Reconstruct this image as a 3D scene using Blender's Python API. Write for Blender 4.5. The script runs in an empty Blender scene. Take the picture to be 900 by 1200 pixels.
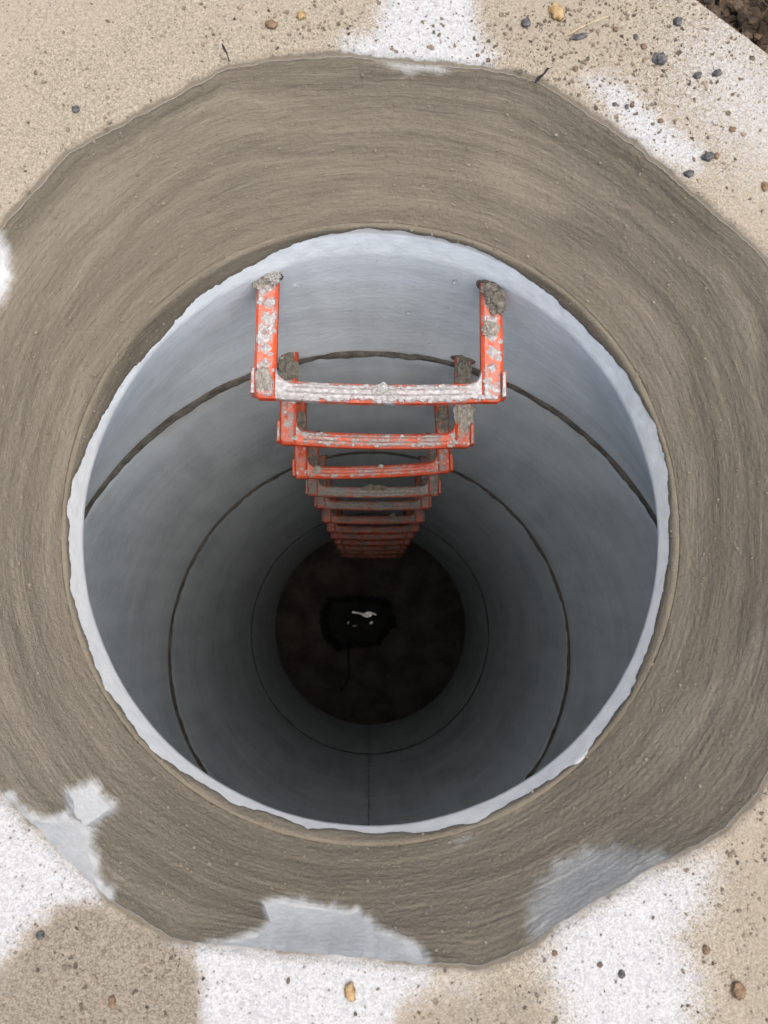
import bpy, math, random
import numpy as np
from mathutils import Matrix, Vector

random.seed(7)
rng = np.random.default_rng(11)
sc = bpy.context.scene
C = sc.collection

# ------------------------------------------------------------------ camera
F = 870.0                      # focal length in pixels of a 900 x 1200 frame
VU, VV = 434.0, 711.0          # where plumb lines meet in the picture
HS = 0.67                      # camera height above the slab top
_n = np.array([(VU - 450) / F, (VV - 600) / F, 1.0]); _n /= np.linalg.norm(_n)
_X = np.array([1.0, 0, 0]); _X -= _n * _X.dot(_n); _X /= np.linalg.norm(_X)
_Y = -np.cross(_n, _X)
_B = np.array([_X, _Y, -_n])   # camera axes (right, image-down, forward) -> world

cam = bpy.data.cameras.new('camera')
camo = bpy.data.objects.new('camera', cam); C.objects.link(camo)
_r = _B @ np.array([1, 0, 0]); _u = _B @ np.array([0, -1, 0]); _b = -(_B @ np.array([0, 0, 1]))
camo.matrix_world = Matrix(((_r[0], _u[0], _b[0], 0), (_r[1], _u[1], _b[1], 0), (_r[2], _u[2], _b[2], HS), (0, 0, 0, 1)))
cam.sensor_fit = 'VERTICAL'; cam.sensor_height = 24.0
cam.lens = 24.0 * F / 1200.0
cam.clip_start = 0.01; cam.clip_end = 2000
cam.dof.use_dof = True; cam.dof.focus_distance = .95; cam.dof.aperture_fstop = 6.0
sc.camera = camo

# ------------------------------------------------------------------ sky, sun, exposure
SUN_EL, SUN_AZ = math.radians(79), math.radians(115)      # azimuth: from +Y towards +X
w = bpy.data.worlds.new('World'); sc.world = w; w.use_nodes = True
wn = w.node_tree.nodes; wl = w.node_tree.links
sky = wn.new('ShaderNodeTexSky'); sky.sky_type = 'NISHITA'; sky.sun_disc = False
sky.sun_elevation = SUN_EL; sky.sun_rotation = SUN_AZ
sky.air_density = 1.0; sky.dust_density = 4.0; sky.ozone_density = 1.0
bg = wn['Background']; bg.inputs['Strength'].default_value = 0.08
wl.new(sky.outputs[0], bg.inputs['Color'])
sun = bpy.data.lights.new('sun', 'SUN'); sun.energy = 1.5; sun.angle = math.radians(95); sun.color = (1.0, 0.96, 0.90)
suno = bpy.data.objects.new('sun', sun); C.objects.link(suno)
_sd = Vector((math.sin(SUN_AZ) * math.cos(SUN_EL), math.cos(SUN_AZ) * math.cos(SUN_EL), math.sin(SUN_EL)))
suno.rotation_euler = (-_sd).to_track_quat('-Z', 'Y').to_euler()
suno.location = _sd * 20
vs = sc.view_settings
vs.view_transform = 'Standard'; vs.look = 'None'; vs.gamma = 1.0; vs.use_curve_mapping = False
vs.exposure = 1.62
sc.cycles.max_bounces = 8; sc.cycles.diffuse_bounces = 6; sc.cycles.glossy_bounces = 2
sc.cycles.sample_clamp_indirect = 4.0
sc.cycles.use_denoising = True; sc.cycles.adaptive_threshold = .02

# ------------------------------------------------------------------ helpers
def at(u, v, z):
    """the point at height z that the photograph shows at (u, v)"""
    d = _B @ np.array([(u - 450) / F, (v - 600) / F, 1.0])
    t = (z - HS) / d[2]
    return np.array([d[0] * t, d[1] * t, z])

def proj(P):
    P = np.asarray(P, float) - np.array([0, 0, HS])
    c = P @ _B
    return np.c_[450 + F * c[:, 0] / c[:, 2], 600 + F * c[:, 1] / c[:, 2]]

_perm = np.random.default_rng(3).permutation(256); _perm = np.r_[_perm, _perm, _perm]
_grad = np.random.default_rng(4).normal(size=(256, 3)); _grad /= np.linalg.norm(_grad, axis=1)[:, None]
def noise(x, y, z=0.0):
    x, y, z = np.broadcast_arrays(np.asarray(x, float), np.asarray(y, float), np.asarray(z, float))
    xi, yi, zi = np.floor(x).astype(int), np.floor(y).astype(int), np.floor(z).astype(int)
    xf, yf, zf = x - xi, y - yi, z - zi
    xi &= 255; yi &= 255; zi &= 255
    f = lambda t: t * t * t * (t * (t * 6 - 15) + 10)
    u, v, ww = f(xf), f(yf), f(zf)
    def g(a, b, c):
        h = _perm[_perm[_perm[xi + a] + yi + b] + zi + c] & 255
        G = _grad[h]
        return G[..., 0] * (xf - a) + G[..., 1] * (yf - b) + G[..., 2] * (zf - c)
    L = lambda a, b, t: a + (b - a) * t
    return 1.6 * L(L(L(g(0,0,0), g(1,0,0), u), L(g(0,1,0), g(1,1,0), u), v),
                   L(L(g(0,0,1), g(1,0,1), u), L(g(0,1,1), g(1,1,1), u), v), ww)
def fbm(x, y, z=0.0, o=4):
    s = 0; a = 1.0; t = 0
    for i in range(o):
        s = s + a * noise(x * 2**i + 17.3 * i, y * 2**i - 9.1 * i, z * 2**i if not np.isscalar(z) else z + 5.7 * i); t += a; a *= .5
    return s / t
def sstep(a, b, x):
    t = np.clip((x - a) / (b - a), 0, 1); return t * t * (3 - 2 * t)
def sdist(P, poly):
    """signed distance to a closed outline, positive inside"""
    poly = np.asarray(poly, float); d = np.full(len(P), 1e9); ins = np.zeros(len(P), bool)
    for i in range(len(poly)):
        a, b = poly[i], poly[(i + 1) % len(poly)]
        e = b - a; q = P - a
        t = np.clip(q @ e / (e @ e + 1e-12), 0, 1)
        d = np.minimum(d, ((q - t[:, None] * e) ** 2).sum(1))
        c = ((a[1] <= P[:, 1]) != (b[1] <= P[:, 1]))
        with np.errstate(all='ignore'):
            xx = a[0] + (P[:, 1] - a[1]) / (b[1] - a[1]) * e[0]
        ins ^= c & (P[:, 0] < xx)
    return np.sqrt(d) * np.where(ins, 1, -1)

def mesh(name, V, Fs, mat=None, parent=None, smooth=True, attrs=None, uv=None, uv_b=None):
    V = np.asarray(V, np.float32)
    me = bpy.data.meshes.new(name)
    if isinstance(Fs, np.ndarray):
        k = Fs.shape[1]
        me.vertices.add(len(V)); me.vertices.foreach_set('co', V.ravel())
        me.loops.add(Fs.size); me.loops.foreach_set('vertex_index', Fs.astype(np.int32).ravel())
        me.polygons.add(len(Fs)); me.polygons.foreach_set('loop_start', np.arange(0, Fs.size, k, dtype=np.int32))
        me.update(calc_edges=True); me.validate()
    else:
        me.from_pydata([tuple(map(float, v)) for v in V], [], Fs); me.update()
    me.polygons.foreach_set('use_smooth', [bool(smooth)] * len(me.polygons))
    for k, a in (attrs or {}).items():
        at_ = me.attributes.new(k, 'FLOAT', 'POINT'); at_.data.foreach_set('value', np.asarray(a, np.float32))
    if uv is not None:
        at_ = me.attributes.new('stroke', 'FLOAT_VECTOR', 'POINT'); at_.data.foreach_set('vector', np.asarray(uv, np.float32).ravel())
    if uv_b is not None:
        at_ = me.attributes.new('stroke_b', 'FLOAT_VECTOR', 'POINT'); at_.data.foreach_set('vector', np.asarray(uv_b, np.float32).ravel())
    if mat: me.materials.append(mat)
    o = bpy.data.objects.new(name, me); C.objects.link(o)
    if parent: o.parent = parent
    return o
def grid_faces(nu, nv, wrap=True):
    """nu around, nv across; vertex index = i*nv + j"""
    i = np.arange(nu if wrap else nu - 1); j = np.arange(nv - 1)
    I, J = np.meshgrid(i, j, indexing='ij'); I2 = (I + 1) % nu
    return np.stack([I * nv + J, I2 * nv + J, I2 * nv + J + 1, I * nv + J + 1], -1).reshape(-1, 4)
def tag(o, label=None, cat=None, group=None, kind=None):
    if label: o['label'] = label
    if cat: o['category'] = cat
    if group: o['group'] = group
    if kind: o['kind'] = kind
    return o
def empty(name, loc=(0, 0, 0)):
    o = bpy.data.objects.new(name, None); C.objects.link(o); o.location = loc; o.empty_display_size = .05
    return o

# ------------------------------------------------------------------ materials
class NT:
    def __init__(s, name, rough=.85):
        s.m = bpy.data.materials.new(name); s.m.use_nodes = True
        s.t = s.m.node_tree; s.b = s.t.nodes['Principled BSDF']
        s.b.inputs['Roughness'].default_value = rough; s.b.inputs['Specular IOR Level'].default_value = .3
    def n(s, ty, **kw):
        nd = s.t.nodes.new('ShaderNode' + ty)
        for k, v in kw.items():
            if k in nd.inputs: s.set(nd.inputs[k], v)
            else: setattr(nd, k, v)
        return nd
    def set(s, inp, v):
        if hasattr(v, 'is_output') or isinstance(v, bpy.types.NodeSocket): s.t.links.new(v, inp)
        else: inp.default_value = v
    def coord(s, scale=(1, 1, 1), src='Object', attr=None):
        if attr: c = s.n('Attribute', attribute_name=attr).outputs['Vector']
        else: c = s.n('TexCoord').outputs[src]
        mp = s.n('Mapping'); s.set(mp.inputs['Vector'], c); mp.inputs['Scale'].default_value = scale
        return mp.outputs[0]
    def noise(s, co, scale, detail=4, rough=.55, dist=0):
        nd = s.n('TexNoise'); s.set(nd.inputs['Vector'], co)
        nd.inputs['Scale'].default_value = scale; nd.inputs['Detail'].default_value = detail
        nd.inputs['Roughness'].default_value = rough; nd.inputs['Distortion'].default_value = dist
        return nd.outputs['Fac']
    def voro(s, co, scale, feature='F1'):
        nd = s.n('TexVoronoi', feature=feature); s.set(nd.inputs['Vector'], co); nd.inputs['Scale'].default_value = scale
        return nd.outputs['Distance']
    def attr(s, name, ty='GEOMETRY'):
        return s.n('Attribute', attribute_name=name, attribute_type=ty).outputs['Fac']
    def ramp(s, x, a, b, lo=0.0, hi=1.0):
        nd = s.n('MapRange', interpolation_type='SMOOTHSTEP'); s.set(nd.inputs[0], x)
        for i, v in ((1, a), (2, b), (3, lo), (4, hi)): s.set(nd.inputs[i], v)
        return nd.outputs[0]
    def math(s, op, a, b=0.0):
        nd = s.n('Math', operation=op); s.set(nd.inputs[0], a); s.set(nd.inputs[1], b); return nd.outputs[0]
    def mix(s, f, a, b, mode='MIX'):
        nd = s.n('Mix', data_type='RGBA', blend_type=mode); s.set(nd.inputs[0], f)
        for i, v in ((6, a), (7, b)):
            s.set(nd.inputs[i], (*v, 1) if isinstance(v, tuple) and len(v) == 3 else v)
        return nd.outputs[2]
    def color(s, c): s.set(s.b.inputs['Base Color'], (*c, 1) if isinstance(c, tuple) and len(c) == 3 else c)
    def bump(s, h, dist, strength=1.0):
        nd = s.n('Bump'); s.set(nd.inputs['Height'], h); nd.inputs['Distance'].default_value = dist
        nd.inputs['Strength'].default_value = strength
        prev = s.b.inputs['Normal']
        if prev.links: s.t.links.new(prev.links[0].from_socket, nd.inputs['Normal'])
        s.t.links.new(nd.outputs[0], prev)

def mat_slab():
    s = NT('slab_concrete', .95); co = s.coord()
    wht = s.attr('white'); stn = s.attr('stain'); blot = s.attr('blot')
    cell = s.n('TexVoronoi', feature='F1'); s.set(cell.inputs['Vector'], co); cell.inputs['Scale'].default_value = 900
    sepc = s.n('SeparateColor'); s.set(sepc.inputs[0], cell.outputs['Color'])
    fine = s.math('ADD', s.math('MULTIPLY', sepc.outputs[0], .30), s.math('MULTIPLY', s.noise(co, 300, 3, .8), .70)); mid = s.noise(co, 120, 3, .7)
    sand = s.mix(s.ramp(fine, .28, .72), (.148, .123, .089), (.308, .264, .198))
    sand = s.mix(s.ramp(blot, -.3, .5, 0, .6), sand, (.265, .220, .165))
    sand = s.mix(s.ramp(mid, .55, .75, 0, .38), sand, (.19, .145, .10))
    chalk = s.mix(s.ramp(fine, .25, .65), (.255, .252, .246), (.385, .380, .370))
    chalk = s.mix(s.ramp(mid, .48, .68, 0, .65), chalk, (.25, .25, .25))
    spk = s.math('ADD', s.math('MULTIPLY', s.math('SUBTRACT', mid, .5), .9), s.math('MULTIPLY', s.math('SUBTRACT', fine, .5), .8))
    c = s.mix(s.ramp(s.math('ADD', wht, spk), .02, 1.0), sand, chalk)
    brown = s.mix(s.ramp(fine, .3, .7), (.105, .086, .063), (.215, .182, .140))
    c = s.mix(s.ramp(s.math('ADD', stn, s.math('MULTIPLY', spk, .6)), .1, .9, 0, .9), c, brown)
    sp = s.voro(co, 170)                                   # dark grit
    c = s.mix(s.math('MULTIPLY', s.ramp(sp, .16, .26, .7, 0), s.ramp(mid, .46, .6)), c, (.07, .055, .045))
    s.color(c)
    c = s.mix(s.ramp(s.math('ADD', s.attr('daub'), s.math('MULTIPLY', spk, .8)), .25, .7, 0, .92), c, (.125, .104, .075))
    s.color(c)
    s.bump(fine, .0016, .6); s.bump(mid, .003, .45)
    return s.m

def mat_face():
    s = NT('inner_face_concrete', .85); co = s.coord()
    c = s.mix(s.ramp(s.noise(co, 35, 5, .65), .35, .7), (.385, .383, .370), (.465, .462, .448))
    c = s.mix(s.ramp(s.noise(co, 220, 3), .55, .75, 0, .4), c, (.35, .355, .355))
    s.color(c); s.bump(s.noise(co, 200, 4), .0012, .6)
    return s.m

def mat_mortar():
    """sandy mortar, two sets of overlapping brush strokes"""
    s = NT('brushed_mortar', .9)
    co = s.coord(); thin = s.attr('thin'); tone = s.attr('tone'); pat = s.attr('patch')
    sa = s.noise(s.coord((9, 9, 300), attr='stroke'), 1, 3, .75)
    sb = s.noise(s.coord((14, 14, 420), attr='stroke_b'), 1, 3, .75)
    mx = s.n('Mix', data_type='FLOAT'); s.set(mx.inputs[0], pat); s.set(mx.inputs[2], sa); s.set(mx.inputs[3], sb); strk = mx.outputs[0]
    grit = s.noise(co, 430, 3, .85)
    c = s.mix(tone, (.097, .082, .058), (.196, .167, .123))
    c = s.mix(s.ramp(strk, .32, .7, 0, .30), c, (.180, .154, .114))
    fl = s.noise(s.coord((22, 22, 1050), attr='stroke'), 1, 2, .7)
    c = s.mix(s.ramp(fl, .56, .74, 0, .5), c, (.25, .217, .168))
    c = s.mix(s.ramp(fl, .42, .28, 0, .4), c, (.060, .050, .036))
    c = s.mix(s.ramp(grit, .55, .78, 0, .55), c, (.24, .208, .160))
    c = s.mix(s.ramp(grit, .42, .25, 0, .65), c, (.058, .049, .036))
    te = s.math('ADD', thin, s.math('ADD', s.math('MULTIPLY', s.math('SUBTRACT', strk, .5), .5), s.math('MULTIPLY', s.math('SUBTRACT', grit, .5), .4)))
    c = s.mix(s.ramp(te, .15, .95, 0, 1.0), c, (.375, .373, .360))
    s.color(c)
    inv = s.math('SUBTRACT', 1.0, thin)
    s.bump(s.math('MULTIPLY', strk, inv), .0013, .5); s.bump(s.math('MULTIPLY', fl, inv), .0012, .6); s.bump(s.math('MULTIPLY', grit, inv), .0020, .8)
    return s.m

def mat_lip():
    """precast concrete wall with a cement-washed mouth; 'wash', 'smear' and 'blot' are per-vertex stains"""
    s = NT('shaft_concrete', .8); co = s.coord()
    wash = s.attr('wash'); smear = s.attr('smear'); blot = s.attr('blot')
    a = s.noise(s.coord((1, 1, 1.6)), 60, 3, .65)
    pale = s.attr('pale', 'OBJECT')
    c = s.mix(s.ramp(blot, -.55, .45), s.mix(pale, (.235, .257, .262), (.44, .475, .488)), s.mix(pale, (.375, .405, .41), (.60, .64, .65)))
    c = s.mix(s.ramp(a, .35, .7, 0, .22), c, (.58, .63, .645))
    pit = s.math('MULTIPLY', s.ramp(s.voro(co, 42), .05, .10, 1, 0), s.ramp(a, .5, .6))
    c = s.mix(s.math('MULTIPLY', pit, .6), c, (.16, .165, .17))
    an = s.math('MULTIPLY', s.math('SUBTRACT', a, .5), .6)
    c = s.mix(s.ramp(s.math('ADD', wash, an), .1, .9), c, (.40, .405, .397))
    c = s.mix(s.ramp(s.math('ADD', smear, an), .3, .9, 0, .6), c, (.36, .34, .295))
    s.color(c)
    s.bump(a, .0018, .5)
    return s.m

def mat_simple(name, c1, c2, scale, rough=.9, bump=.002, bscale=None, detail=5):
    s = NT(name, rough); co = s.coord()
    n1 = s.noise(co, scale, detail, .65)
    s.color(s.mix(s.ramp(n1, .33, .67), c1, c2))
    if bump: s.bump(s.noise(co, bscale or scale * 2, 5, .7), bump, .9)
    return s.m

def mat_step():
    """orange-red plastic; 'cover' (object) says how much dry cement sticks to its upper side"""
    s = NT('orange_plastic', .42); co = s.coord()
    cover = s.attr('cover', 'OBJECT'); grey = s.attr('dulling', 'OBJECT')
    rnd = s.n('ObjectInfo').outputs['Random']
    off = s.n('VectorMath', operation='ADD'); s.set(off.inputs[0], co)
    cmb = s.n('CombineXYZ'); s.set(cmb.inputs[0], s.math('MULTIPLY', rnd, 31)); s.set(cmb.inputs[1], s.math('MULTIPLY', rnd, 17)); s.set(off.inputs[1], cmb.outputs[0])
    cw = off.outputs[0]
    n1 = s.noise(cw, 34, 4, .68, .5); n2 = s.noise(cw, 190, 4, .7)
    top = s.attr('upper')
    k = s.math('ADD', s.math('ADD', s.math('MULTIPLY', n1, .75), s.math('MULTIPLY', n2, .25)), s.math('MULTIPLY', s.math('SUBTRACT', top, 1.0), .26))
    thr = s.math('SUBTRACT', .80, s.math('MULTIPLY', cover, .55))
    cm = s.ramp(s.math('SUBTRACT', k, thr), -.06, .06)
    org = s.mix(s.ramp(s.noise(cw, 30, 3), .3, .7), (.37, .044, .012), (.47, .066, .019))
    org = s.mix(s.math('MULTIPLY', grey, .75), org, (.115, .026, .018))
    film = s.mix(s.ramp(s.math('ADD', s.math('SUBTRACT', k, thr), .16), 0, .2, 0, .45), org, (.50, .30, .25))
    white = s.mix(s.ramp(n2, .35, .7), (.24, .225, .215), (.42, .40, .385))
    grey_cem = s.mix(s.ramp(n2, .35, .7), (.070, .062, .052), (.150, .136, .118))
    cem = s.mix(grey, white, grey_cem)
    s.color(s.mix(cm, film, cem))
    s.set(s.b.inputs['Roughness'], s.ramp(cm, 0, 1, .42, .95))
    h = s.math('MULTIPLY', cm, s.math('ADD', .4, n2))
    s.bump(h, .0016, 1)
    return s.m

M_slab = mat_slab(); M_face = mat_face(); M_mortar = mat_mortar(); M_wall = mat_lip(); M_step = mat_step()
M_joint = mat_simple('joint_mortar', (.060, .054, .045), (.125, .113, .094), 40, .95, .004, 90)
M_seal = mat_simple('dark_gasket', (.022, .022, .022), (.05, .048, .045), 50, .8, .002)
M_clump = mat_simple('mortar_clump', (.14, .125, .10), (.29, .265, .225), 150, .95, .003, 260)
M_clump_dark = mat_simple('damp_mortar_clump', (.085, .076, .060), (.185, .168, .138), 160, .95, .003, 260)
M_crust = mat_simple('dry_cement_crust', (.20, .19, .175), (.37, .355, .335), 220, .95, .002, 400)
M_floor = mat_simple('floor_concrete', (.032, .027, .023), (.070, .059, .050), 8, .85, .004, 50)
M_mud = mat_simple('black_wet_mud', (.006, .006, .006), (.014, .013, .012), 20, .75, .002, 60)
M_soil = mat_simple('dark_soil', (.030, .021, .014), (.115, .078, .048), 45, .95, .006, 180)
M_grey = mat_simple('dark_pebble', (.026, .026, .027), (.115, .110, .105), 160, .8, .001, 300)
M_tan = mat_simple('tan_pebble', (.20, .12, .045), (.36, .255, .13), 110, .7, .001, 250)
M_rust = mat_simple('rust_pebble', (.10, .060, .036), (.20, .132, .080), 160, .8, .001, 300)
M_grain = mat_simple('brown_grain', (.045, .036, .028), (.22, .17, .12), 60, .95, 0)
M_crumb = mat_simple('mortar_crumb', (.13, .105, .076), (.20, .168, .125), 70, .95, 0)
M_straw = mat_simple('dry_straw', (.34, .26, .14), (.46, .36, .22), 60, .8, 0)
M_cable = mat_simple('black_cable', (.008, .008, .008), (.015, .015, .015), 60, .6, 0)
_w = NT('dark_water', .03); _w.color((.004, .005, .005)); _w.b.inputs['IOR'].default_value = 1.33; _w.b.inputs['Specular IOR Level'].default_value = 1.0
_w.bump(_w.noise(_w.coord(), 45, 3), .005, .35); M_water = _w.m

# ------------------------------------------------------------------ measured layout (metres, slab top z = 0)
Z_RIM = HS - .80; Z_J1 = HS - 1.13; Z_J2 = HS - 1.89; Z_J3 = HS - 3.175; Z_FL = HS - 3.945
RC = np.array([.0022, .090])                    # centre of the mouth
R_IN, R_OUT = .3196, .330
def lip_r(t):
    """outer radius of the lip: narrow on the ladder side, broad opposite"""
    return R_IN + .0118 - .0030 * sstep(.15, .95, np.sin(t))
SC_ = np.array([.000, -.104]); RS = .5         # shaft axis and radius
WALL_T = .11

hole_px = [(262,78),(325,67),(400,62),(480,70),(570,78),(632,91),(742,165),(888,290),(930,340),(985,600),(930,860),(890,930),(850,975),(755,1025),(660,1082),
           (612,1116),(570,1134),(505,1133),(205,1105),(118,1050),(0,932),(-60,840),(-95,600),(-60,360),(-8,272),(78,177)]
hole = np.array([at(u, v, 0)[:2] for u, v in hole_px])
# outer outline of the slab: one corner of it ends inside the frame, top right
c1, c2 = at(835, 0, 0)[:2], at(900, 49, 0)[:2]
e_ = (c2 - c1) / np.linalg.norm(c2 - c1)
outer = np.array([c1 - e_ * .20, c2 + e_ * .30, [.62, -.05], [.52, -.52], [.10, -.60], [-.45, -.56], [-.66, -.20], [-.66, .42], [-.42, .66], [.05, .66]])

def rim_z(t):
    """the wall runs up higher on the ladder side before the mortar starts"""
    return Z_RIM + .024 * sstep(-.05, .95, np.sin(t))
def lip_z(t, a): return rim_z(t) + .001 - (rim_z(t) - Z_RIM + .024) * a ** 1.1
def ray_hit(poly, th, c=RC):
    """distance from c to a star-shaped outline along each angle"""
    d = np.c_[np.cos(th), np.sin(th)]; best = np.full(len(th), 1e9)
    for i in range(len(poly)):
        a, b = poly[i] - c, poly[(i + 1) % len(poly)] - c
        e = b - a; den = d[:, 0] * e[1] - d[:, 1] * e[0]
        with np.errstate(all='ignore'):
            t = (a[0] * e[1] - a[1] * e[0]) / den
            s_ = (a[0] * d[:, 1] - a[1] * d[:, 0]) / den
        ok = (t > 0) & (s_ >= -1e-6) & (s_ <= 1 + 1e-6)
        best = np.where(ok & (t < best), t, best)
    return best

# ------------------------------------------------------------------ ground (earth around the slab)
GZ = -.075
nr = 40; rr = np.r_[np.linspace(0, .9, 26), np.geomspace(1.2, 400, 14)]
th = np.linspace(0, 2 * np.pi, 361)[:-1]
base = ray_hit(outer, th) - .05
R = base[:, None] + rr[None, :] * 1.0
X = RC[0] + R * np.cos(th)[:, None]; Y = RC[1] + R * np.sin(th)[:, None]
fall = np.where(rr < 1.0, 1, 0)[None, :]
Z = GZ + fall * (.020 * fbm(X * 9, Y * 9, 2.0) + .016 * np.abs(noise(X * 38, Y * 38, 7.0)))
ground = mesh('ground', np.stack([X, Y, Z], -1).reshape(-1, 3), grid_faces(360, nr), M_soil)
tag(ground, 'dark brown earth around the concrete slab', kind='structure')

# ------------------------------------------------------------------ slab with its many-sided opening
NT_ = 1500
th = np.linspace(0, 2 * np.pi, NT_ + 1)[:-1]
rh = ray_hit(hole, th); ro = ray_hit(outer, th)
k = np.exp(-.5 * (np.arange(-8, 9) / 2.2) ** 2); k /= k.sum()      # take the knife edge off the corners
sm = lambda a: np.convolve(np.r_[a[-8:], a, a[:8]], k, 'valid')
rh = sm(rh); ro = sm(ro)
px_c, py_c = RC[0] + np.cos(th), RC[1] + np.sin(th)
rh = rh + .0016 * noise(px_c * 22, py_c * 22, 1.0) + .0009 * noise(px_c * 70, py_c * 70, 2.0)
NS = 90
s = np.linspace(0, 1, NS) ** 1.15
R = rh[:, None] + (ro - rh)[:, None] * s[None, :]
X = RC[0] + R * np.cos(th)[:, None]; Y = RC[1] + R * np.sin(th)[:, None]
dist = R - rh[:, None]; douter = ro[:, None] - R
P = np.stack([X, Y, np.zeros_like(X)], -1).reshape(-1, 3)
q = proj(P)
qn = q + 11 * np.c_[fbm(P[:, 0] * 18, P[:, 1] * 18, 3.0), fbm(P[:, 0] * 18, P[:, 1] * 18, 8.0)] + 5 * np.c_[noise(P[:, 0] * 90, P[:, 1] * 90, 3.0), noise(P[:, 0] * 90, P[:, 1] * 90, 8.0)]
white_px = [  # outline, softness in px, amount
    ([(400,55),(440,40),(462,-30),(545,-30),(562,40),(575,62),(570,80),(400,80)], 9, 1.0),
    ([(690,92),(720,98),(770,140),(822,178),(815,196),(775,185),(735,152)], 12, 1.0),
    ([(800,60),(850,20),(900,60),(960,120),(960,215),(900,205),(850,170),(812,120)], 45, .62),
    ([(640,1130),(660,1085),(755,1027),(830,1012),(822,1050),(790,1100),(815,1150),(805,1230),(830,1310),(770,1370),(700,1340),(670,1260),(660,1165)], 22, 1.0),
    ([(232,1105),(360,1122),(505,1134),(502,1150),(470,1172),(440,1230),(455,1310),(380,1370),(290,1330),(240,1250),(228,1180)], 9, 1.0),
    ([(-60,900),(0,932),(118,1052),(100,1065),(60,1065),(30,1090),(0,1140),(-60,1160)], 12, 1.0),
    ([(500,1135),(560,1140),(545,1160),(490,1175)], 18, .45),
    ([(190,1095),(232,1105),(226,1125),(196,1120)], 10, .5),
]
white = np.zeros(len(P))
for poly, soft, amt in white_px:
    white = np.maximum(white, amt * sstep(-soft * 2.0 - 7, soft * 1.6 + 7, sdist(qn, poly)))
stain_px = [([(105,1062),(70,1065),(35,1100),(5,1140),(-30,1240),(10,1330),(120,1360),(215,1310),(240,1230),(234,1160),(226,1125),(185,1098),(150,1078)], 12, 1.0),
            ([(455,1230),(475,1180),(530,1150),(590,1145),(640,1150),(655,1200),(650,1230)], 26, .55),
            ([(835,1010),(870,1000),(910,930),(930,930),(930,1230),(860,1230),(850,1130)], 40, .42),
            ([(590,-20),(700,-20),(730,40),(690,80),(610,70),(575,40)], 40, .38)]
stain = np.zeros(len(P))
for poly, soft, amt in stain_px:
    stain = np.maximum(stain, amt * sstep(-soft * 1.6, soft * 1.6, sdist(qn, poly)))
d_ = dist.ravel()
# mortar daubed just over the edge of the opening
daub = np.maximum(1 - sstep(-.001, .006, d_ + .003 * fbm(P[:, 0] * 16, P[:, 1] * 16, 44.0) + .002 * noise(P[:, 0] * 60, P[:, 1] * 60, 45.0)), 1 - sstep(.0012, .0035, d_)) * (1 - .95 * np.clip(white, 0, 1) * (P[:, 1] < 0))
Z = (.0018 * fbm(P[:, 0] * 14, P[:, 1] * 14, 5.0) + .0010 * fbm(P[:, 0] * 110, P[:, 1] * 110, 6.0)) * sstep(0, .02, d_)
Z -= .0045 * (1 - sstep(0, .007, d_)) + .012 * (1 - sstep(0, .012, douter.ravel()))
P[:, 2] = Z
slab_P = P.reshape(NT_, NS, 3)
slab = empty('cover_slab')
tag(slab, 'pale sand-dusted concrete slab with a many-sided opening', 'slab')
# the top runs on down the outer side and back under it
side = np.stack([np.stack([slab_P[:, -1, 0], slab_P[:, -1, 1], np.full(NT_, z)], -1) for z in (-.05, -.16)], 1)
full = np.concatenate([slab_P, side], 1)
mesh('slab_top', full.reshape(-1, 3), grid_faces(NT_, NS + 2)[:, ::-1].copy(), M_slab, slab,
     attrs={'blot': np.concatenate([fbm(P[:, 0] * 7, P[:, 1] * 7, 77.0).reshape(NT_, NS), np.zeros((NT_, 2))], 1).ravel(), 'daub': np.concatenate([daub.reshape(NT_, NS), np.zeros((NT_, 2))], 1).ravel(), 'white': np.concatenate([white.reshape(NT_, NS), np.zeros((NT_, 2))], 1).ravel(),
            'stain': np.concatenate([stain.reshape(NT_, NS), np.zeros((NT_, 2))], 1).ravel()})

# the bare inner face of the opening, from the slab edge down to the mouth
NF = 110
k2 = np.exp(-.5 * (np.arange(-150, 151) / 55.0) ** 2); k2 /= k2.sum()
rh_s = np.convolve(np.r_[rh[-150:], rh, rh[:150]], k2, 'valid')
sf = np.linspace(0, 1, NF)
def funnel(sv, off=0.0):
    """plan radius and height of the face at parameter sv (0 slab edge, 1 mouth)"""
    hh = sv ** 1.12
    soft = rh[:, None] + (rh_s - rh)[:, None] * sstep(0, .45, sv)
    r = soft + (lip_r(th)[:, None] + .003 - soft) * hh
    z = -.0045 + (rim_z(th)[:, None] + .0045) * (.5 * sv + .5 * (1 - (1 - sv) ** 1.1))
    return r, np.broadcast_to(z, r.shape)
NE = 14
rf, zf = funnel(sf[None, :])
Xf = RC[0] + rf * np.cos(th)[:, None]; Yf = RC[1] + rf * np.sin(th)[:, None]
FV = np.stack([Xf, Yf, zf], -1)
mesh('inner_face', FV[:, :NF - 14].reshape(-1, 3), grid_faces(NT_, NF - 14), M_face, slab)

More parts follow.
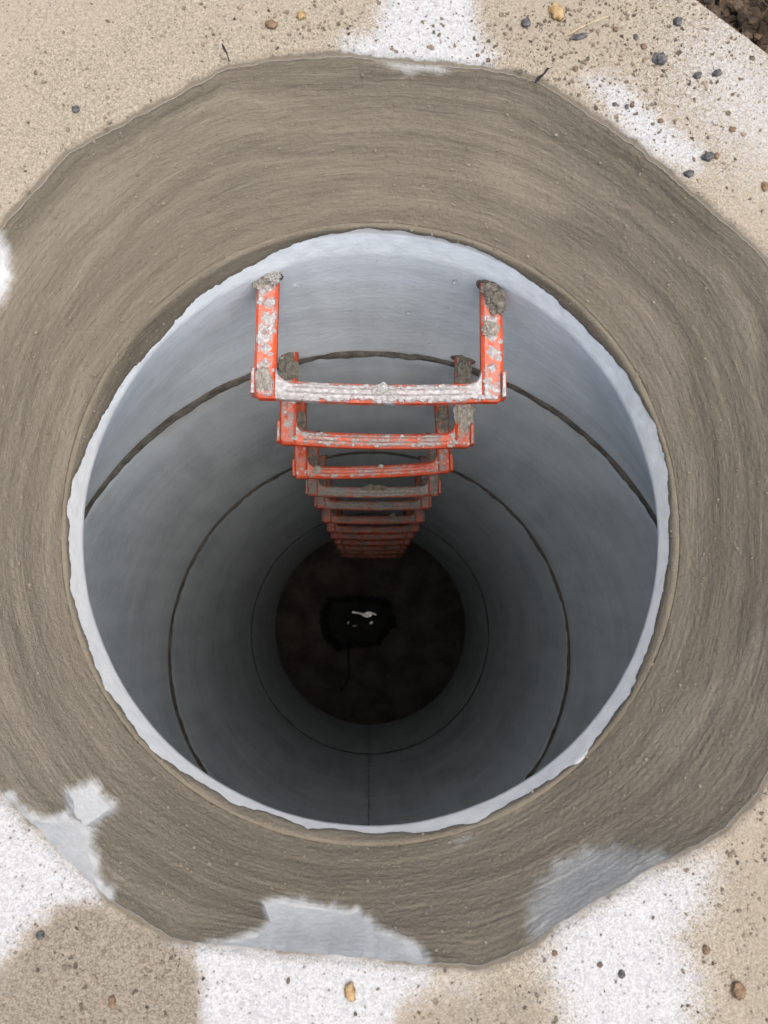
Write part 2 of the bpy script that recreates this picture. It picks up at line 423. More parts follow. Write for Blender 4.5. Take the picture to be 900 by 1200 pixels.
# ------------------------------------------------------------------ brushed mortar over the face and a little way onto the lip
EX = []
for a in np.linspace(-.05, .93, NE):
    r = lip_r(th) - (lip_r(th) - R_IN) * max(a, 0) - min(a, 0) * .02
    EX.append(np.stack([RC[0] + r * np.cos(th), RC[1] + r * np.sin(th), lip_z(th, max(a, 0))], -1))
EX = np.stack(EX, 1)
FV = np.concatenate([FV, EX], 1)
sf = np.r_[sf, 1 + np.arange(1, NE + 1) * .0012 / .17 * 1.2]; NF += NE
du = np.roll(FV, -1, 0) - np.roll(FV, 1, 0); dv = np.gradient(FV, axis=1)
N_ = np.cross(dv, du); N_ /= np.linalg.norm(N_, axis=-1)[..., None]
if N_[..., 2].mean() < 0: N_ = -N_
P = FV.reshape(-1, 3); q = proj(P)
qn = q + 9 * np.c_[fbm(P[:, 0] * 24, P[:, 1] * 24, 13.0), fbm(P[:, 0] * 24, P[:, 1] * 24, 18.0)] + 3 * np.c_[noise(P[:, 0] * 110, P[:, 1] * 110, 3.0), noise(P[:, 0] * 110, P[:, 1] * 110, 8.0)]
bare_px = [([(82,928),(104,912),(130,950),(106,968),(106,1005),(124,1060),(60,1010),(-10,945),(-10,925),(40,962),(60,966),(94,962)], 9),
           ([(215,1112),(300,1095),(317,1080),(310,1058),(330,1053),(390,1068),(415,1063),(432,1080),(447,1093),(492,1110),(510,1145),(360,1135)], 7),
           ([(634,1105),(628,1060),(652,1022),(690,1000),(722,1004),(775,1010),(700,1075)], 15),
           ([(-40,285),(-4,282),(9,300),(10,325),(-4,348),(-40,352)], 10)]
bare = np.zeros(len(P)); thin = np.zeros(len(P))
for poly, soft in bare_px:
    sd = sdist(qn, poly) - 7 + 6 * fbm(P[:, 0] * 45, P[:, 1] * 45, 91.0)
    film = .62 if soft == 15 else 1.0          # the patch at the lower right keeps a thin film of mortar
    bare = np.maximum(bare, (.3 if soft == 15 else 1.0) * sstep(-soft * 1.9, soft * 1.3, sd)); thin = np.maximum(thin, film * sstep(-soft * 3.0, soft * .3, sd + soft * 1.1 * fbm(P[:, 0] * 60, P[:, 1] * 60, 71.0)))
thin = np.maximum(thin, .62 * sstep(-14, 10, sdist(qn, [(440,70),(520,72),(525,84),(470,86)])))
thin = np.maximum(thin, .40 * sstep(-8, 4, sdist(qn, [(530,984),(552,980),(556,986),(536,990)])))
S = np.broadcast_to(sf, (NT_, NF)).ravel(); TH = np.broadcast_to(th[:, None], (NT_, NF)).ravel()
# ragged inner border of the mortar, traced round the mouth
in_px = [(80,600),(84,690),(100,745),(122,800),(178,878),(190,888),(270,938),(330,957),(360,968),(440,976),(500,974),(560,962),(680,890),(735,815),
         (765,740),(783,650),(782,560),(768,503),(734,440),(694,394),(645,347),(596,312),(552,292),(537,286),(480,273),(430,267),(380,277),(330,294),(280,320),(230,352),(150,440),(104,520),(86,565)]
sdi = -sdist(q + 3.5 * np.c_[fbm(P[:, 0] * 40, P[:, 1] * 40, 23.0), fbm(P[:, 0] * 40, P[:, 1] * 40, 28.0)], in_px)
low = sstep(-7, 7, sdi)
sx = fbm(P[:, 0] * 5, P[:, 1] * 5, 31.0)
CT, ST = np.cos(TH), np.sin(TH)
strokes = fbm(CT * 2.2 + .4 * sx, ST * 2.2, S * 9 + 1.2 * sx, 3)
cover = (1 - bare) * low
topedge = sstep(0, .05, S)
off = -.0030 + cover * (.0050 + .0011 * strokes + .0010 * fbm(P[:, 0] * 30, P[:, 1] * 30, 41.0)
                        + .0006 * fbm(CT * 6, ST * 6, S * 60 + 3 * sx, 2) + .0006 * noise(P[:, 0] * 260, P[:, 1] * 260, P[:, 2] * 260))
off *= .35 + .65 * topedge
MV = P + N_.reshape(-1, 3) * off[:, None]
bands = fbm(CT * 1.0, ST * 1.0 + .25 * sx, S * 5 + 1.0 * sx, 3)
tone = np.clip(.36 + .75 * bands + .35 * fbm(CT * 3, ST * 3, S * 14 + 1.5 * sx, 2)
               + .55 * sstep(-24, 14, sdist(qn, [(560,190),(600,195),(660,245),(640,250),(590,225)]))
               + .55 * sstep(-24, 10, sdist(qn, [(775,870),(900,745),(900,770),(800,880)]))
               + .22 * sstep(200, -40, q[:, 0]) + .18 * sstep(700, 1000, q[:, 1]) + .12 * sstep(600, 850, q[:, 0]) * sstep(600, 850, q[:, 1]) - .25 * (1 - sstep(.02, .14, S)), 0, 1)  # left and lower sides painted lighter, as light from the top right
warp = fbm(CT * 1.2, ST * 1.2, 3.0, 2)
stroke = np.stack([CT * .42, ST * .42, S * .17 + .011 * sx + .010 * warp], -1)
stroke_b = np.stack([CT * .42, ST * .42, S * .17 + .045 * fbm(CT * 1.6 + 5, ST * 1.6, 9.0, 2) - .012 * sx], -1)
patch = sstep(-.06, .06, fbm(CT * 2.2 + 3, ST * 2.2, S * 3.2, 3))
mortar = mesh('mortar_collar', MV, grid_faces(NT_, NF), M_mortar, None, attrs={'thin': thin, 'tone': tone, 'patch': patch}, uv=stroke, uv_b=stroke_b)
tag(mortar, 'brown brushed mortar sloping from the slab edge down to the round shaft mouth', 'mortar')

# ------------------------------------------------------------------ cone piece under the slab
NC = 720
tc = np.linspace(0, 2 * np.pi, NC + 1)[:-1]
ct, st_ = np.cos(tc), np.sin(tc)
def wall_blot(A, seed):
    """weathering of cast concrete: clouds, trickles down the wall, faint level bands"""
    return (.8 * fbm(A[..., 0] * 6 + seed, A[..., 1] * 6, A[..., 2] * 6, 4) + .5 * fbm(A[..., 0] * 26 + seed, A[..., 1] * 26, A[..., 2] * 3, 3)
            + .35 * fbm(A[..., 0] * 3 + seed, A[..., 1] * 3, A[..., 2] * 40, 2))
prof = []      # (radius, z, blend towards the shaft circle)
LR = lip_r(tc)
prof.append((LR + .06, rim_z(tc) - .004, 0)); prof.append((LR + .012, rim_z(tc) + .0005, 0))
for a in np.linspace(0, 1, 10):        # cement lip, sloping a little into the mouth
    prof.append((LR - (LR - R_IN) * a, lip_z(tc, a), 0))
zc0 = Z_RIM - .023
def cone_b(a): return float(.75 * np.clip(a, 0, 1) + .25 * sstep(0, 1, a))
for a in np.linspace(0, 1, 72)[1:]:
    z = zc0 + (Z_J1 + .006 - zc0) * a
    b = cone_b(a)
    prof.append((R_IN, z, float(b)))
V = []
for r, z, b in prof:
    cx = RC * (1 - b) + SC_ * b; r2 = (r * (1 - b) + RS * b)
    V.append(np.c_[cx[0] + r2 * ct, cx[1] + r2 * st_, np.broadcast_to(z, NC)])
V = np.stack(V, 1)                    # NC, n, 3
nz = .0010 * fbm(V[..., 0] * 12, V[..., 1] * 12, V[..., 2] * 12, 3)
lipn = .0026 * fbm(V[..., 0] * 55, V[..., 1] * 55, 3.0) * (np.exp(-((V[..., 2] - Z_RIM + .004) / .010) ** 2))
cen = np.array([RC[0], RC[1]])
rad = V[..., :2] - cen; rad /= np.linalg.norm(rad, axis=-1)[..., None]
V[..., :2] += rad * (nz + lipn)[..., None]
wash = 1 - sstep(-.010, .075, (Z_RIM - V[..., 2]) + .030 * fbm(V[..., 0] * 9, V[..., 1] * 9, V[..., 2] * 14))
backness = sstep(-.2, .9, st_)[:, None]
washed = wash * (.45 + .55 * backness)
wash = (1 - sstep(.022, .027, Z_RIM - V[..., 2])) * (1 - .8 * backness * (np.arange(V.shape[1]) >= 5)[None, :])
smear = sstep(Z_J1 + .035, Z_J1 + .008, V[..., 2]) * .7
# closed outside: down the joint face, out and up to the top
n_in = V.shape[1]
ro_ = RS + WALL_T
extra = [np.c_[SC_[0] + r * ct, SC_[1] + r * st_, np.full(NC, z)] for r, z in ((RS + .008, Z_J1 + .0045), (ro_, Z_J1 + .0045), (ro_, Z_RIM - .05))]
extra.append(np.c_[RC[0] + .42 * ct, RC[1] + .42 * st_, np.full(NC, Z_RIM - .012)])
Vf = np.concatenate([V, np.stack(extra, 1)], 1)
pad = lambda a: np.concatenate([a, np.zeros((NC, 4))], 1).ravel()
cone = mesh('concrete_cone', Vf.reshape(-1, 3), grid_faces(NC, n_in + 4), M_wall, None, attrs={'wash': pad(wash), 'smear': pad(smear), 'blot': pad(.7 * wall_blot(V, 1.0) - .12 + .75 * washed)})
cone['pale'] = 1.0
tag(cone, 'pale tapered concrete ring with a whitewashed lip at the shaft mouth', 'shaft ring', 'stacked rings of the shaft')

def on_cone(u, v):
    """point of the back wall of the cone seen at (u, v)"""
    d = at(u, v, -1) - np.array([0, 0, HS]); best = None
    for t in np.linspace(.35, .95, 1200):
        p = np.array([0, 0, HS]) + d * t
        if p[2] > zc0: continue
        b = cone_b((zc0 - p[2]) / (zc0 - Z_J1)); c = RC * (1 - b) + SC_ * b
        if np.hypot(*(p[:2] - c)) >= R_IN * (1 - b) + RS * b: return p
    return p
for u, v, sx_, sz_ in ((407,364,.011,.004), (479,365,.009,.005), (533,329,.006,.006), (345,334,.020,.0022), (575,395,.007,.003), (380,300,.012,.002), (505,402,.010,.002)):
    p = on_cone(u, v)
    tt_ = np.linspace(0, 2 * np.pi, 15)[:-1]
    Vc = [(p[0], p[1] + .0016, p[2])] + [(p[0] + sx_ / 2 * math.cos(t) * (1 + .4 * noise(u + math.cos(t) * 2, math.sin(t) * 2)), p[1] - .0016, p[2] + sz_ * math.sin(t) * (1 + .4 * noise(math.cos(t) * 2, v + math.sin(t) * 2))) for t in tt_]
    oc = mesh('chip', Vc, [[0, 1 + k_, 1 + (k_ + 1) % 14] for k_ in range(14)], M_wall, cone, False, {'blot': np.full(15, -.35), 'wash': np.zeros(15), 'smear': np.zeros(15)})
    oc['pale'] = .55

# ------------------------------------------------------------------ straight shaft rings
def ring(z1, z0, label, gap_top, gap_bot, seed, smear_top=.0):
    n = max(30, int((z1 - z0) / .012))
    zz = np.linspace(z1 - gap_top, z0 + gap_bot, n)
    rr_ = np.full(n, RS); rr_[0] += .006; rr_[1] += .001; rr_[-1] += .004
    A = np.stack([np.c_[SC_[0] + r * ct, SC_[1] + r * st_, np.full(NC, z)] for r, z in zip(rr_, zz)], 1)
    dz = .0014 * fbm(A[..., 0] * 7 + seed, A[..., 1] * 7, A[..., 2] * 7, 3)
    A[..., 0] += dz * ct[:, None]; A[..., 1] += dz * st_[:, None]
    bl = wall_blot(A, seed)
    if seed > 3.0:
        bl = bl - 1.1 * np.exp(-((A[..., 0] - SC_[0] + .004) / (.010 + .014 * (noise(A[..., 2] * 9, seed) > .1))) ** 2) * (A[..., 1] < SC_[1]) * sstep(-.2, .3, fbm(A[..., 0] * 40, A[..., 2] * 16, 2.0, 3))
    if seed == 3.0:
        qa = proj(A.reshape(-1, 3))
        g = np.exp(-((qa[:, 0] - 322) / 17) ** 2 - ((qa[:, 1] - 522 + .35 * (qa[:, 0] - 322)) / 9) ** 2) * sstep(-.1, .4, noise(qa[:, 0] / 5, qa[:, 1] / 4))
        bl = bl - 1.6 * (g * (A[..., 0].ravel() < 0)).reshape(bl.shape)
    sm_ = smear_top * np.exp(-(z1 - A[..., 2]) / .05) * sstep(-.15, .45, fbm(A[..., 0] * 5 + seed, A[..., 1] * 5, A[..., 2] * 2.5, 3))
    sm_ = np.maximum(sm_, .5 * np.exp(-(A[..., 2] - z0) / .012))
    E = np.stack([np.c_[SC_[0] + ro_ * ct, SC_[1] + ro_ * st_, np.full(NC, z)] for z in (zz[-1], zz[0])] +
                 [A[:, 0]], 1)
    Vr = np.concatenate([A, E], 1)
    o = mesh('concrete_ring', Vr.reshape(-1, 3), grid_faces(NC, n + 3), M_wall, None,
             attrs={'blot': np.concatenate([.72 * bl, np.zeros((NC, 3))], 1).ravel(), 'wash': np.zeros(NC * (n + 3)), 'smear': np.concatenate([sm_, np.zeros((NC, 3))], 1).ravel()})
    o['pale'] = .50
    return tag(o, label, 'shaft ring', 'stacked rings of the shaft')
rings = [ring(Z_J1, Z_J2, 'grey concrete ring directly under the tapered ring, holding the third and fourth steps', .006, .005, 3.0, 1.3),
         ring(Z_J2, Z_J3, 'tallest grey concrete ring, halfway down between the second and third joints', .005, .003, 9.0, .7),
         ring(Z_J3, Z_FL - .06, 'dark lowest concrete ring standing on the shaft floor', .003, .002, 15.0, .2)]

def joint(z, half, rec, mat, label, seed, bulge):
    n = 9
    zz = np.linspace(-1, 1, n)
    A = []
    for t in zz:
        wob = 1 + .55 * noise(ct * 9 + seed, st_ * 9, t * 1.2) + .3 * noise(ct * 30 + seed, st_ * 30, t * 2)
        dr = rec - bulge * (1 - t * t) * wob
        hz = half * (1 + .35 * noise(ct * 6 + seed, st_ * 6, 3.3) + .18 * noise(ct * 22 + seed, st_ * 22, 9.3))
        A.append(np.c_[SC_[0] + (RS + dr) * ct, SC_[1] + (RS + dr) * st_, z + t * hz])
    o = mesh('joint_seal', np.stack(A, 1).reshape(-1, 3), grid_faces(NC, n), mat)
    return tag(o, label, 'joint', 'joints between the shaft rings')
joint(Z_J1, .0165, .0035, M_joint, 'thick brown mortar joint under the tapered ring, uppermost joint', 2.0, .0075)
joint(Z_J2, .0115, .0035, M_joint, 'brown mortar joint round the middle of the shaft', 12.0, .0062)
joint(Z_J3, .0065, .0030, M_seal, 'thin black joint just above the shaft floor', 22.0, .0044)

# mould seams and chips on the near wall of the lower rings
def seam(z1, z0, ang, width, parent, name='mould_seam'):
    n = 60; zz = np.linspace(z1, z0, n)
    a = math.radians(ang); tx, ty = -math.sin(a), math.cos(a)
    V = []
    for z in zz:
        wv = width * (.6 + .5 * abs(noise(z * 40, ang)) + (1.4 * max(0, noise(z * 26, 4.4 + ang))))
        sh = .002 * noise(z * 30, 8.8)
        for s_, h in ((-1, -.001), (0, .0016), (1, -.001)):
            r = RS - h
            V.append((SC_[0] + r * math.cos(a) + tx * (sh + s_ * wv), SC_[1] + r * math.sin(a) + ty * (sh + s_ * wv), z))
    f = np.array([[i * 3 + k_, i * 3 + k_ + 1, i * 3 + k_ + 4, i * 3 + k_ + 3] for i in range(n - 1) for k_ in (0, 1)])
    return mesh(name, V, f, M_joint, parent)
seam(Z_J2 - .02, Z_J3 + .01, -90.4, .0022, rings[1])
seam(Z_J3 - .01, Z_FL + .01, -90.4, .0018, rings[2])
seam(Z_J2 + .075, Z_J2 + .012, 89.2, .0016, rings[0])

# ------------------------------------------------------------------ shaft floor, wet hollow, cable
sump_px = [(380,704),(400,700),(428,698),(456,704),(464,722),(462,736),(455,746),(444,757),(418,758),(396,763),(382,752),(377,728)]
sump = np.array([at(u, v, Z_FL)[:2] for u, v in sump_px]); sc0 = sump.mean(0)
nt = 300; tt = np.linspace(0, 2 * np.pi, nt + 1)[:-1]
rs_ = ray_hit(sump, tt, sc0); rs_ = sm(rs_[:]) if len(rs_) > 16 else rs_
rs_ = rs_ * (1 + .07 * noise(np.cos(tt) * 4, np.sin(tt) * 4, 1.5) + .04 * noise(np.cos(tt) * 12, np.sin(tt) * 12, 2.5))
circ_pts = np.c_[SC_[0] + (RS + .03) * np.cos(tt), SC_[1] + (RS + .03) * np.sin(tt)]
rw = ray_hit(circ_pts, tt, sc0)
sv = np.linspace(0, 1, 60)
R = rs_[:, None] + (rw - rs_)[:, None] * sv[None, :]
X = sc0[0] + R * np.cos(tt)[:, None]; Y = sc0[1] + R * np.sin(tt)[:, None]
Z = Z_FL + .008 * fbm(X * 8, Y * 8, 2.0) - .012 * np.exp(-(R - rs_[:, None]) / .02)
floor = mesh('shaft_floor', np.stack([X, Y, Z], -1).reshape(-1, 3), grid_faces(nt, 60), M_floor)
tag(floor, 'dark brown concrete floor at the bottom of the shaft', kind='structure')
sv = np.linspace(1.03, 0.0, 24)
R = rs_[:, None] * sv[None, :]
X = sc0[0] + R * np.cos(tt)[:, None]; Y = sc0[1] + R * np.sin(tt)[:, None]
Z = Z_FL - .008 - .05 * sstep(1.0, .8, sv)[None, :] + .006 * fbm(X * 30, Y * 30, 5.0)
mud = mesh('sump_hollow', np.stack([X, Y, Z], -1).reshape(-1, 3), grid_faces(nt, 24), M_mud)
tag(mud, 'black wet hollow in the middle of the shaft floor', 'hollow')
pool_px = [([(412,717.5),(414,716.5),(418,717.5),(421,717.8),(424,718),(427,718.8),(430,717),(434,716.5),(437,718.2),(440,719.5),(441.5,721.5),(437,720.6),(433.5,723),(429,723.6),(425,721.5),(421,719),(416,718.6),(412.5,718.8)], 'puddle_glint', 'largest sliver of water, shaped as a sky glint in the black hollow'),
           ([(433,729.5),(436,728),(437,729.5),(435,731.5),(433,731)], 'puddle_glint', 'small round patch of water shaped as a sky glint, right of centre in the black hollow'),
           ([(406.5,730),(408.5,728.5),(408.5,731),(406.5,732)], 'puddle_glint', 'small patch of water shaped as a sky glint, at the left in the black hollow'),
           ([(413.5,733),(418.5,732.5),(418.5,734),(413.5,734)], 'puddle_glint', 'tiny patch of water shaped as a pair of sky glints, in the middle of the black hollow')]
WZ = Z_FL - .038  # water is cut to the outlines of the sky's reflection
for poly, nm, lab in pool_px:
    pts = [at(u, v, WZ) for u, v in poly]
    c = np.mean(pts, 0); n = len(pts)
    top = [tuple(p) for p in pts]; bot = [(p[0] + (p[0] - c[0]) * .3, p[1] + (p[1] - c[1]) * .3, WZ - .03) for p in pts]
    tag(mesh(nm, top + bot, [list(range(n))[::-1]] + [[i, (i + 1) % n, n + (i + 1) % n, n + i] for i in range(n)], M_water, None, False), lab, 'puddle', 'water shaped as sky glints in the hollow')

def tube(name, pts, rad, mat, parent=None, seg=8):
    pts = np.asarray(pts, float); n = len(pts); V = []
    rad = np.broadcast_to(rad, n)
    T = np.gradient(pts, axis=0); T /= np.linalg.norm(T, axis=1)[:, None]
    for p, t, r in zip(pts, T, rad):
        a = np.cross(t, (.13, .21, .97)); a /= np.linalg.norm(a); b = np.cross(t, a)
        for k_ in range(seg):
            g = 2 * math.pi * k_ / seg
            V.append(p + r * (math.cos(g) * a + math.sin(g) * b))
    f = [[i * seg + k_, i * seg + (k_ + 1) % seg, (i + 1) * seg + (k_ + 1) % seg, (i + 1) * seg + k_] for i in range(n - 1) for k_ in range(seg)]
    f += [list(range(seg))[::-1], [(n - 1) * seg + k_ for k_ in range(seg)]]
    return mesh(name, V, f, mat, parent)
cab = [(407,748),(407.5,757),(408,768),(409,780),(409.2,792),(406.5,799),(402,806),(398,812)]
cp = [at(u, v, Z_FL - .02) if i == 0 else at(u, v, Z_FL + .014) for i, (u, v) in enumerate(cab)]
tag(tube('cable', cp, .0052, M_cable), 'thin black cable trailing from the wet hollow across the floor', 'cable')

# ------------------------------------------------------------------ step irons
def plan_solid(poly, z0, z1, ch):
    """extruded outline with a chamfered upper and lower edge; poly counter-clockwise"""
    p = np.asarray(poly, float); n = len(p)
    e = np.roll(p, -1, 0) - p; e /= np.linalg.norm(e, axis=1)[:, None]
    nrm = np.c_[-e[:, 1], e[:, 0]]; prev = np.roll(nrm, 1, 0)
    m = nrm + prev; m /= (m * nrm).sum(1)[:, None].clip(.35) * 1.0
    ins = p + m * ch
    V = np.concatenate([np.c_[ins, np.full(n, z0)], np.c_[p, np.full(n, z0 + ch)], np.c_[p, np.full(n, z1 - ch)], np.c_[ins, np.full(n, z1)]])
    f = [list(range(n))[::-1], [3 * n + i for i in range(n)]]
    for k_ in range(3):
        f += [[k_ * n + i, k_ * n + (i + 1) % n, (k_ + 1) * n + (i + 1) % n, (k_ + 1) * n + i] for i in range(n)]
    up = np.r_[np.zeros(n), np.full(n, .15), np.full(n, .35), np.ones(n)]
    return V, f, up
HW = .145; LW = .0255; TH_ = .019            # half width, leg width, thickness
def lump(r, seed, flat=.6, n=2, jag=.35):
    """an irregular clod: a subdivided ball pushed about by noise"""
    import bmesh
    bm = bmesh.new(); bmesh.ops.create_icosphere(bm, subdivisions=n, radius=1)
    V = np.array([v.co[:] for v in bm.verts]); f = [[v.index for v in fc.verts] for fc in bm.faces]; bm.free()
    hf = .10 * noise(V[:, 0] * 9 + seed, V[:, 1] * 9, V[:, 2] * 9) + .06 * noise(V[:, 0] * 19 + seed, V[:, 1] * 19, V[:, 2] * 19) if n > 3 else 0
    V *= (1 + hf + jag * fbm(V[:, 0] * 1.3 + seed, V[:, 1] * 1.3, V[:, 2] * 1.3, 3) + jag * .7 * noise(V[:, 0] * 3.3 + seed, V[:, 1] * 3.3, V[:, 2] * 3.3))[:, None]
    return V * np.array([r, r, r * flat]), f
def wall_y(x, z):
    """y of the back wall at x for height z"""
    if z > Z_J1 + .03:
        a = np.clip((zc0 - z) / (zc0 - Z_J1), 0, 1); b = cone_b(a)
        c = RC * (1 - b) + SC_ * b; r = R_IN * (1 - b) + RS * b
    else: c, r = SC_, RS
    return c[1] + math.sqrt(r * r - (x - c[0]) ** 2)

ORD = ['first', 'second', 'third', 'fourth', 'fifth', 'sixth', 'seventh', 'eighth', 'ninth', 'tenth', 'eleventh', 'last']
DET = ['topmost orange step with a pinkish white cement-coated tread', 'second step from the top, orange with white cement splashes',
       'third step from the top, orange, its tread tilted down to the left', 'fourth step from the top, tread caked in grey cement with a crumbly heap',
       'fifth step from the top, tread under a flat grey cement film', 'sixth step from the top, dull red with a small grey lump on its tread',
       'seventh step from the top, dark red, close below the lump-bearing step', 'eighth step from the top, dim red, where the treads begin to crowd',
       'ninth step from the top, dim red, in the crowded lower flight', 'tenth step from the top, dim red, third above the lowest',
       'eleventh step from the top, very dark, just above the lowest', 'lowest and darkest step, right above the shaft floor']
COVER = [.78, .55, .47, .70, .66, .58, .50, .45, .45, .42, .42, .45]
DULLING = [.0, .18, .22, .55, .6, .75, .8, .85, .9, .9, .95, 1.0]  # darker red and greyer cement towards the lowest step
def place(o, V, M): pass
def make_step(i):
    zt = HS - (.8326 + .2548 * i)                      # top of the tread
    xc = [.009, .007, .0045, .006, .006, .008, .008, .007, .008, .007, .008, .008][i]
    yf = [.2375, .239, .239, .240, .245, .238, .236, .238, .238, .238, .238, .238][i]     # outer edge of the tread
    root = empty('step_iron', (xc, yf, zt))
    tag(root, DET[i], 'step', 'steps down the shaft wall')
    tilt = [-.010, -.012, .040, .004, -.004, .003, 0, .004, -.003, .002, 0, 0][i]
    root.rotation_euler = (0, 0, tilt)
    ct_, st2 = math.cos(tilt), math.sin(tilt)
    def leg(sg):
        xo, xi = sg * HW, sg * (HW - LW)
        yw = wall_y(xc + sg * (HW - LW / 2), zt) - yf + .05
        rc = .006
        if sg < 0: poly = [(xo + rc, 0), (xi, 0), (xi, yw), (xo, yw), (xo, rc)]
        else: poly = [(xi, 0), (xo - rc, 0), (xo, rc), (xo, yw), (xi, yw)]
        V, f, up = plan_solid(poly, -TH_, 0, .004)
        o = mesh('leg', V, f, M_step, root, False, {'upper': up})
        o['cover'] = COVER[i] * (.70 if i == 0 else .85); o['dulling'] = min(1.0, DULLING[i] + (.25 if 0 < i < 4 else 0))
        # anti-slip studs along the top of the leg
        sy = .040
        while sy < yw - .06 and i < 6:
            cx = sg * (HW - LW / 2 - .0005); h = .0085
            Vs = [(cx - h, sy, -.0005), (cx, sy - h, -.0005), (cx + h, sy, -.0005), (cx, sy + h, -.0005), (cx, sy, .0042)]
            so = mesh('stud', Vs, [[0, 1, 4], [1, 2, 4], [2, 3, 4], [3, 0, 4], [3, 2, 1, 0]], M_step, o, False, {'upper': [1] * 5})
            so['cover'] = COVER[i] * .9; so['dulling'] = DULLING[i]
            sy += .0185
        # upright stop at the outer end of the tread
        V, f, up = plan_solid([(sg * (HW - .0005) - .0026, .003), (sg * (HW - .0005) + .0026, .003), (sg * (HW - .0005) + .0026, .034), (sg * (HW - .0005) - .0026, .034)], -TH_ * .8, .0065, .0012)
        so = mesh('end_stop', V, f, M_step, root, False, {'upper': up}); so['cover'] = COVER[i] * .85; so['dulling'] = DULLING[i]
        return yw
    yl = leg(-1); yr = leg(1)
    # tread between the legs, with rounded inner corners and a slight bow
    a = HW - LW; tw = .0222; bow = .0035; fr = .016
    xs = np.r_[np.linspace(-a, -a + fr, 9)[:-1], np.linspace(-a + fr, a - fr, 33), np.linspace(a - fr, a, 9)[1:]]
    V = []; up = []; z0, z1, ch = -TH_ + .0005, -.0008, .0042
    for x in xs:
        g = max(0.0, abs(x) - (a - fr))
        lo = -bow * (1 - (x / a) ** 2); hi = lo + tw + fr - math.sqrt(max(0.0, fr * fr - g * g))
        V += [(x, lo + ch, z0), (x, lo, z0 + ch), (x, lo, z1 - ch), (x, lo + ch, z1), (x, lo + .013, z1), (x, hi - ch, z1), (x, hi, z1 - ch), (x, hi, z0 + ch), (x, hi - ch, z0)]
        up += [0, .15, .35, 1, 1, 1, .35, .15, 0]
    V = np.array(V); f = [[k_ * 9 + (b + 1) % 9, k_ * 9 + b, (k_ + 1) * 9 + b, (k_ + 1) * 9 + (b + 1) % 9] for k_ in range(len(xs) - 1) for b in range(9)]
    f += [list(range(9)), [(len(xs) - 1) * 9 + b for b in range(9)][::-1]]
    t = mesh('tread', V, f, M_step, root, False, {'upper': up}); t['cover'] = COVER[i]; t['dulling'] = DULLING[i]
    # the raised grip ribs on the tread
    if i < 7:
        for x0, x1, yy in ((-a + .012, a - .012, .0085), (-a + .02, a - .02, .0150)):
            xs = np.linspace(x0, x1, 13); V = []
            for x in xs:
                yb = yy - bow * (1 - (x / a) ** 2)
                V += [(x, yb - .0013, -.0012), (x, yb, .0014), (x, yb + .0013, -.0012)]
            f = [[k_ * 3 + b, k_ * 3 + b + 1, k_ * 3 + b + 4, k_ * 3 + b + 3] for k_ in range(12) for b in (0, 1)]
            so = mesh('rib', V, f, M_step, t, False, {'upper': np.ones(len(V))}); so['cover'] = COVER[i]; so['dulling'] = DULLING[i]
    # splashes of cement: small flakes on the upper side, one joined crust per step
    nfl = [150, 150, 120, 70, 40, 25, 15, 10, 8, 6, 5, 4][i]
    VV, FF, n0 = [], [], 0
    r_ = np.random.default_rng(100 + i)
    for k_ in range(nfl):
        if r_.random() < .62: x = r_.uniform(-HW + .004, HW - .004); y = r_.uniform(.002, .020) - bow * (1 - (x / HW) ** 2)
        else: sg = -1 if r_.random() < .5 else 1; x = sg * r_.uniform(HW - LW + .003, HW - .003); y = r_.uniform(.02, .135)
        V, f = lump(.0007 + .0030 * r_.random() ** 2.4, r_.uniform(0, 90), .30, 1, .6)
        VV.append(V * np.array([r_.uniform(.7, 1.6), 1, 1]) + (x, y, -.0004)); FF += [[q_ + n0 for q_ in g] for g in f]; n0 += len(V)
    so = mesh('cement_crust', np.concatenate(VV), FF, M_crust if i < 3 else M_clump, root, False); so['kind'] = 'stuff'
    # bigger clumps where the legs enter the wall and on the corners
    def clump(x, y, z, r, mat, seed, flat=.7, sx=1, sy=1):
        V, f = lump(r, seed, flat, 4, .50)
        mesh('mortar_clump', V * np.array([sx, sy, 1]) + (x, y, z), f, mat, root, False)
    lx = HW - LW / 2
    # dark discs, painted shade for the gaps where the legs enter the wall
    if i < 6:
        for sg, yy in ((-1, yl), (1, yr)):
            V, f = lump(1.0, 200.3 + 7 * i + sg, 1.0, 3, .35)
            an = math.asin(np.clip((xc + sg * lx) / (.33 if i == 0 else .5), -1, 1))
            V = V * np.array([.0185, .0030, .0155]); ca, sa = math.cos(-an), math.sin(-an)
            V = np.c_[V[:, 0] * ca - V[:, 1] * sa, V[:, 0] * sa + V[:, 1] * ca, V[:, 2]] + (sg * lx, yy - .0495, -TH_ / 2)
            mesh('socket_shade', V, f, M_joint, root, False)
    if i == 0:
        clump(-lx - .003, yl - .056, -.004, .0135, M_clump, 3.1, .7, 1.0, .9); clump(-lx + .006, yl - .052, .003, .009, M_crust, 13.1, .7)
        clump(lx + .004, yr - .070, .002, .0108, M_clump_dark, 7.7, .8, 1.0, 1.5); clump(lx - .004, yr - .058, .004, .009, M_clump_dark, 5.7, .8)
        clump(lx - .002, yr - .105, .001, .0095, M_clump, 17.7, .5); clump(-lx - .001, .022, .001, .0105, M_clump, 27.7, .42, .9, 1.2)
        clump(.004, .0125, -.0008, .0062, M_crust, 47.7, .5, 1.3, 1)
    elif i == 1:
        clump(-lx - .001, yl - .075, -.002, .0125, M_clump_dark, 31.1, .5, 1, 2.1); clump(lx, yr - .076, -.001, .013, M_clump_dark, 37.7, .6, .9, 2.3)
        clump(lx, .050, -.001, .012, M_clump, 33.7, .45, 1.0, 2.2); clump(-lx, .030, -.001, .006, M_crust, 43.7, .4)
    elif i == 2:
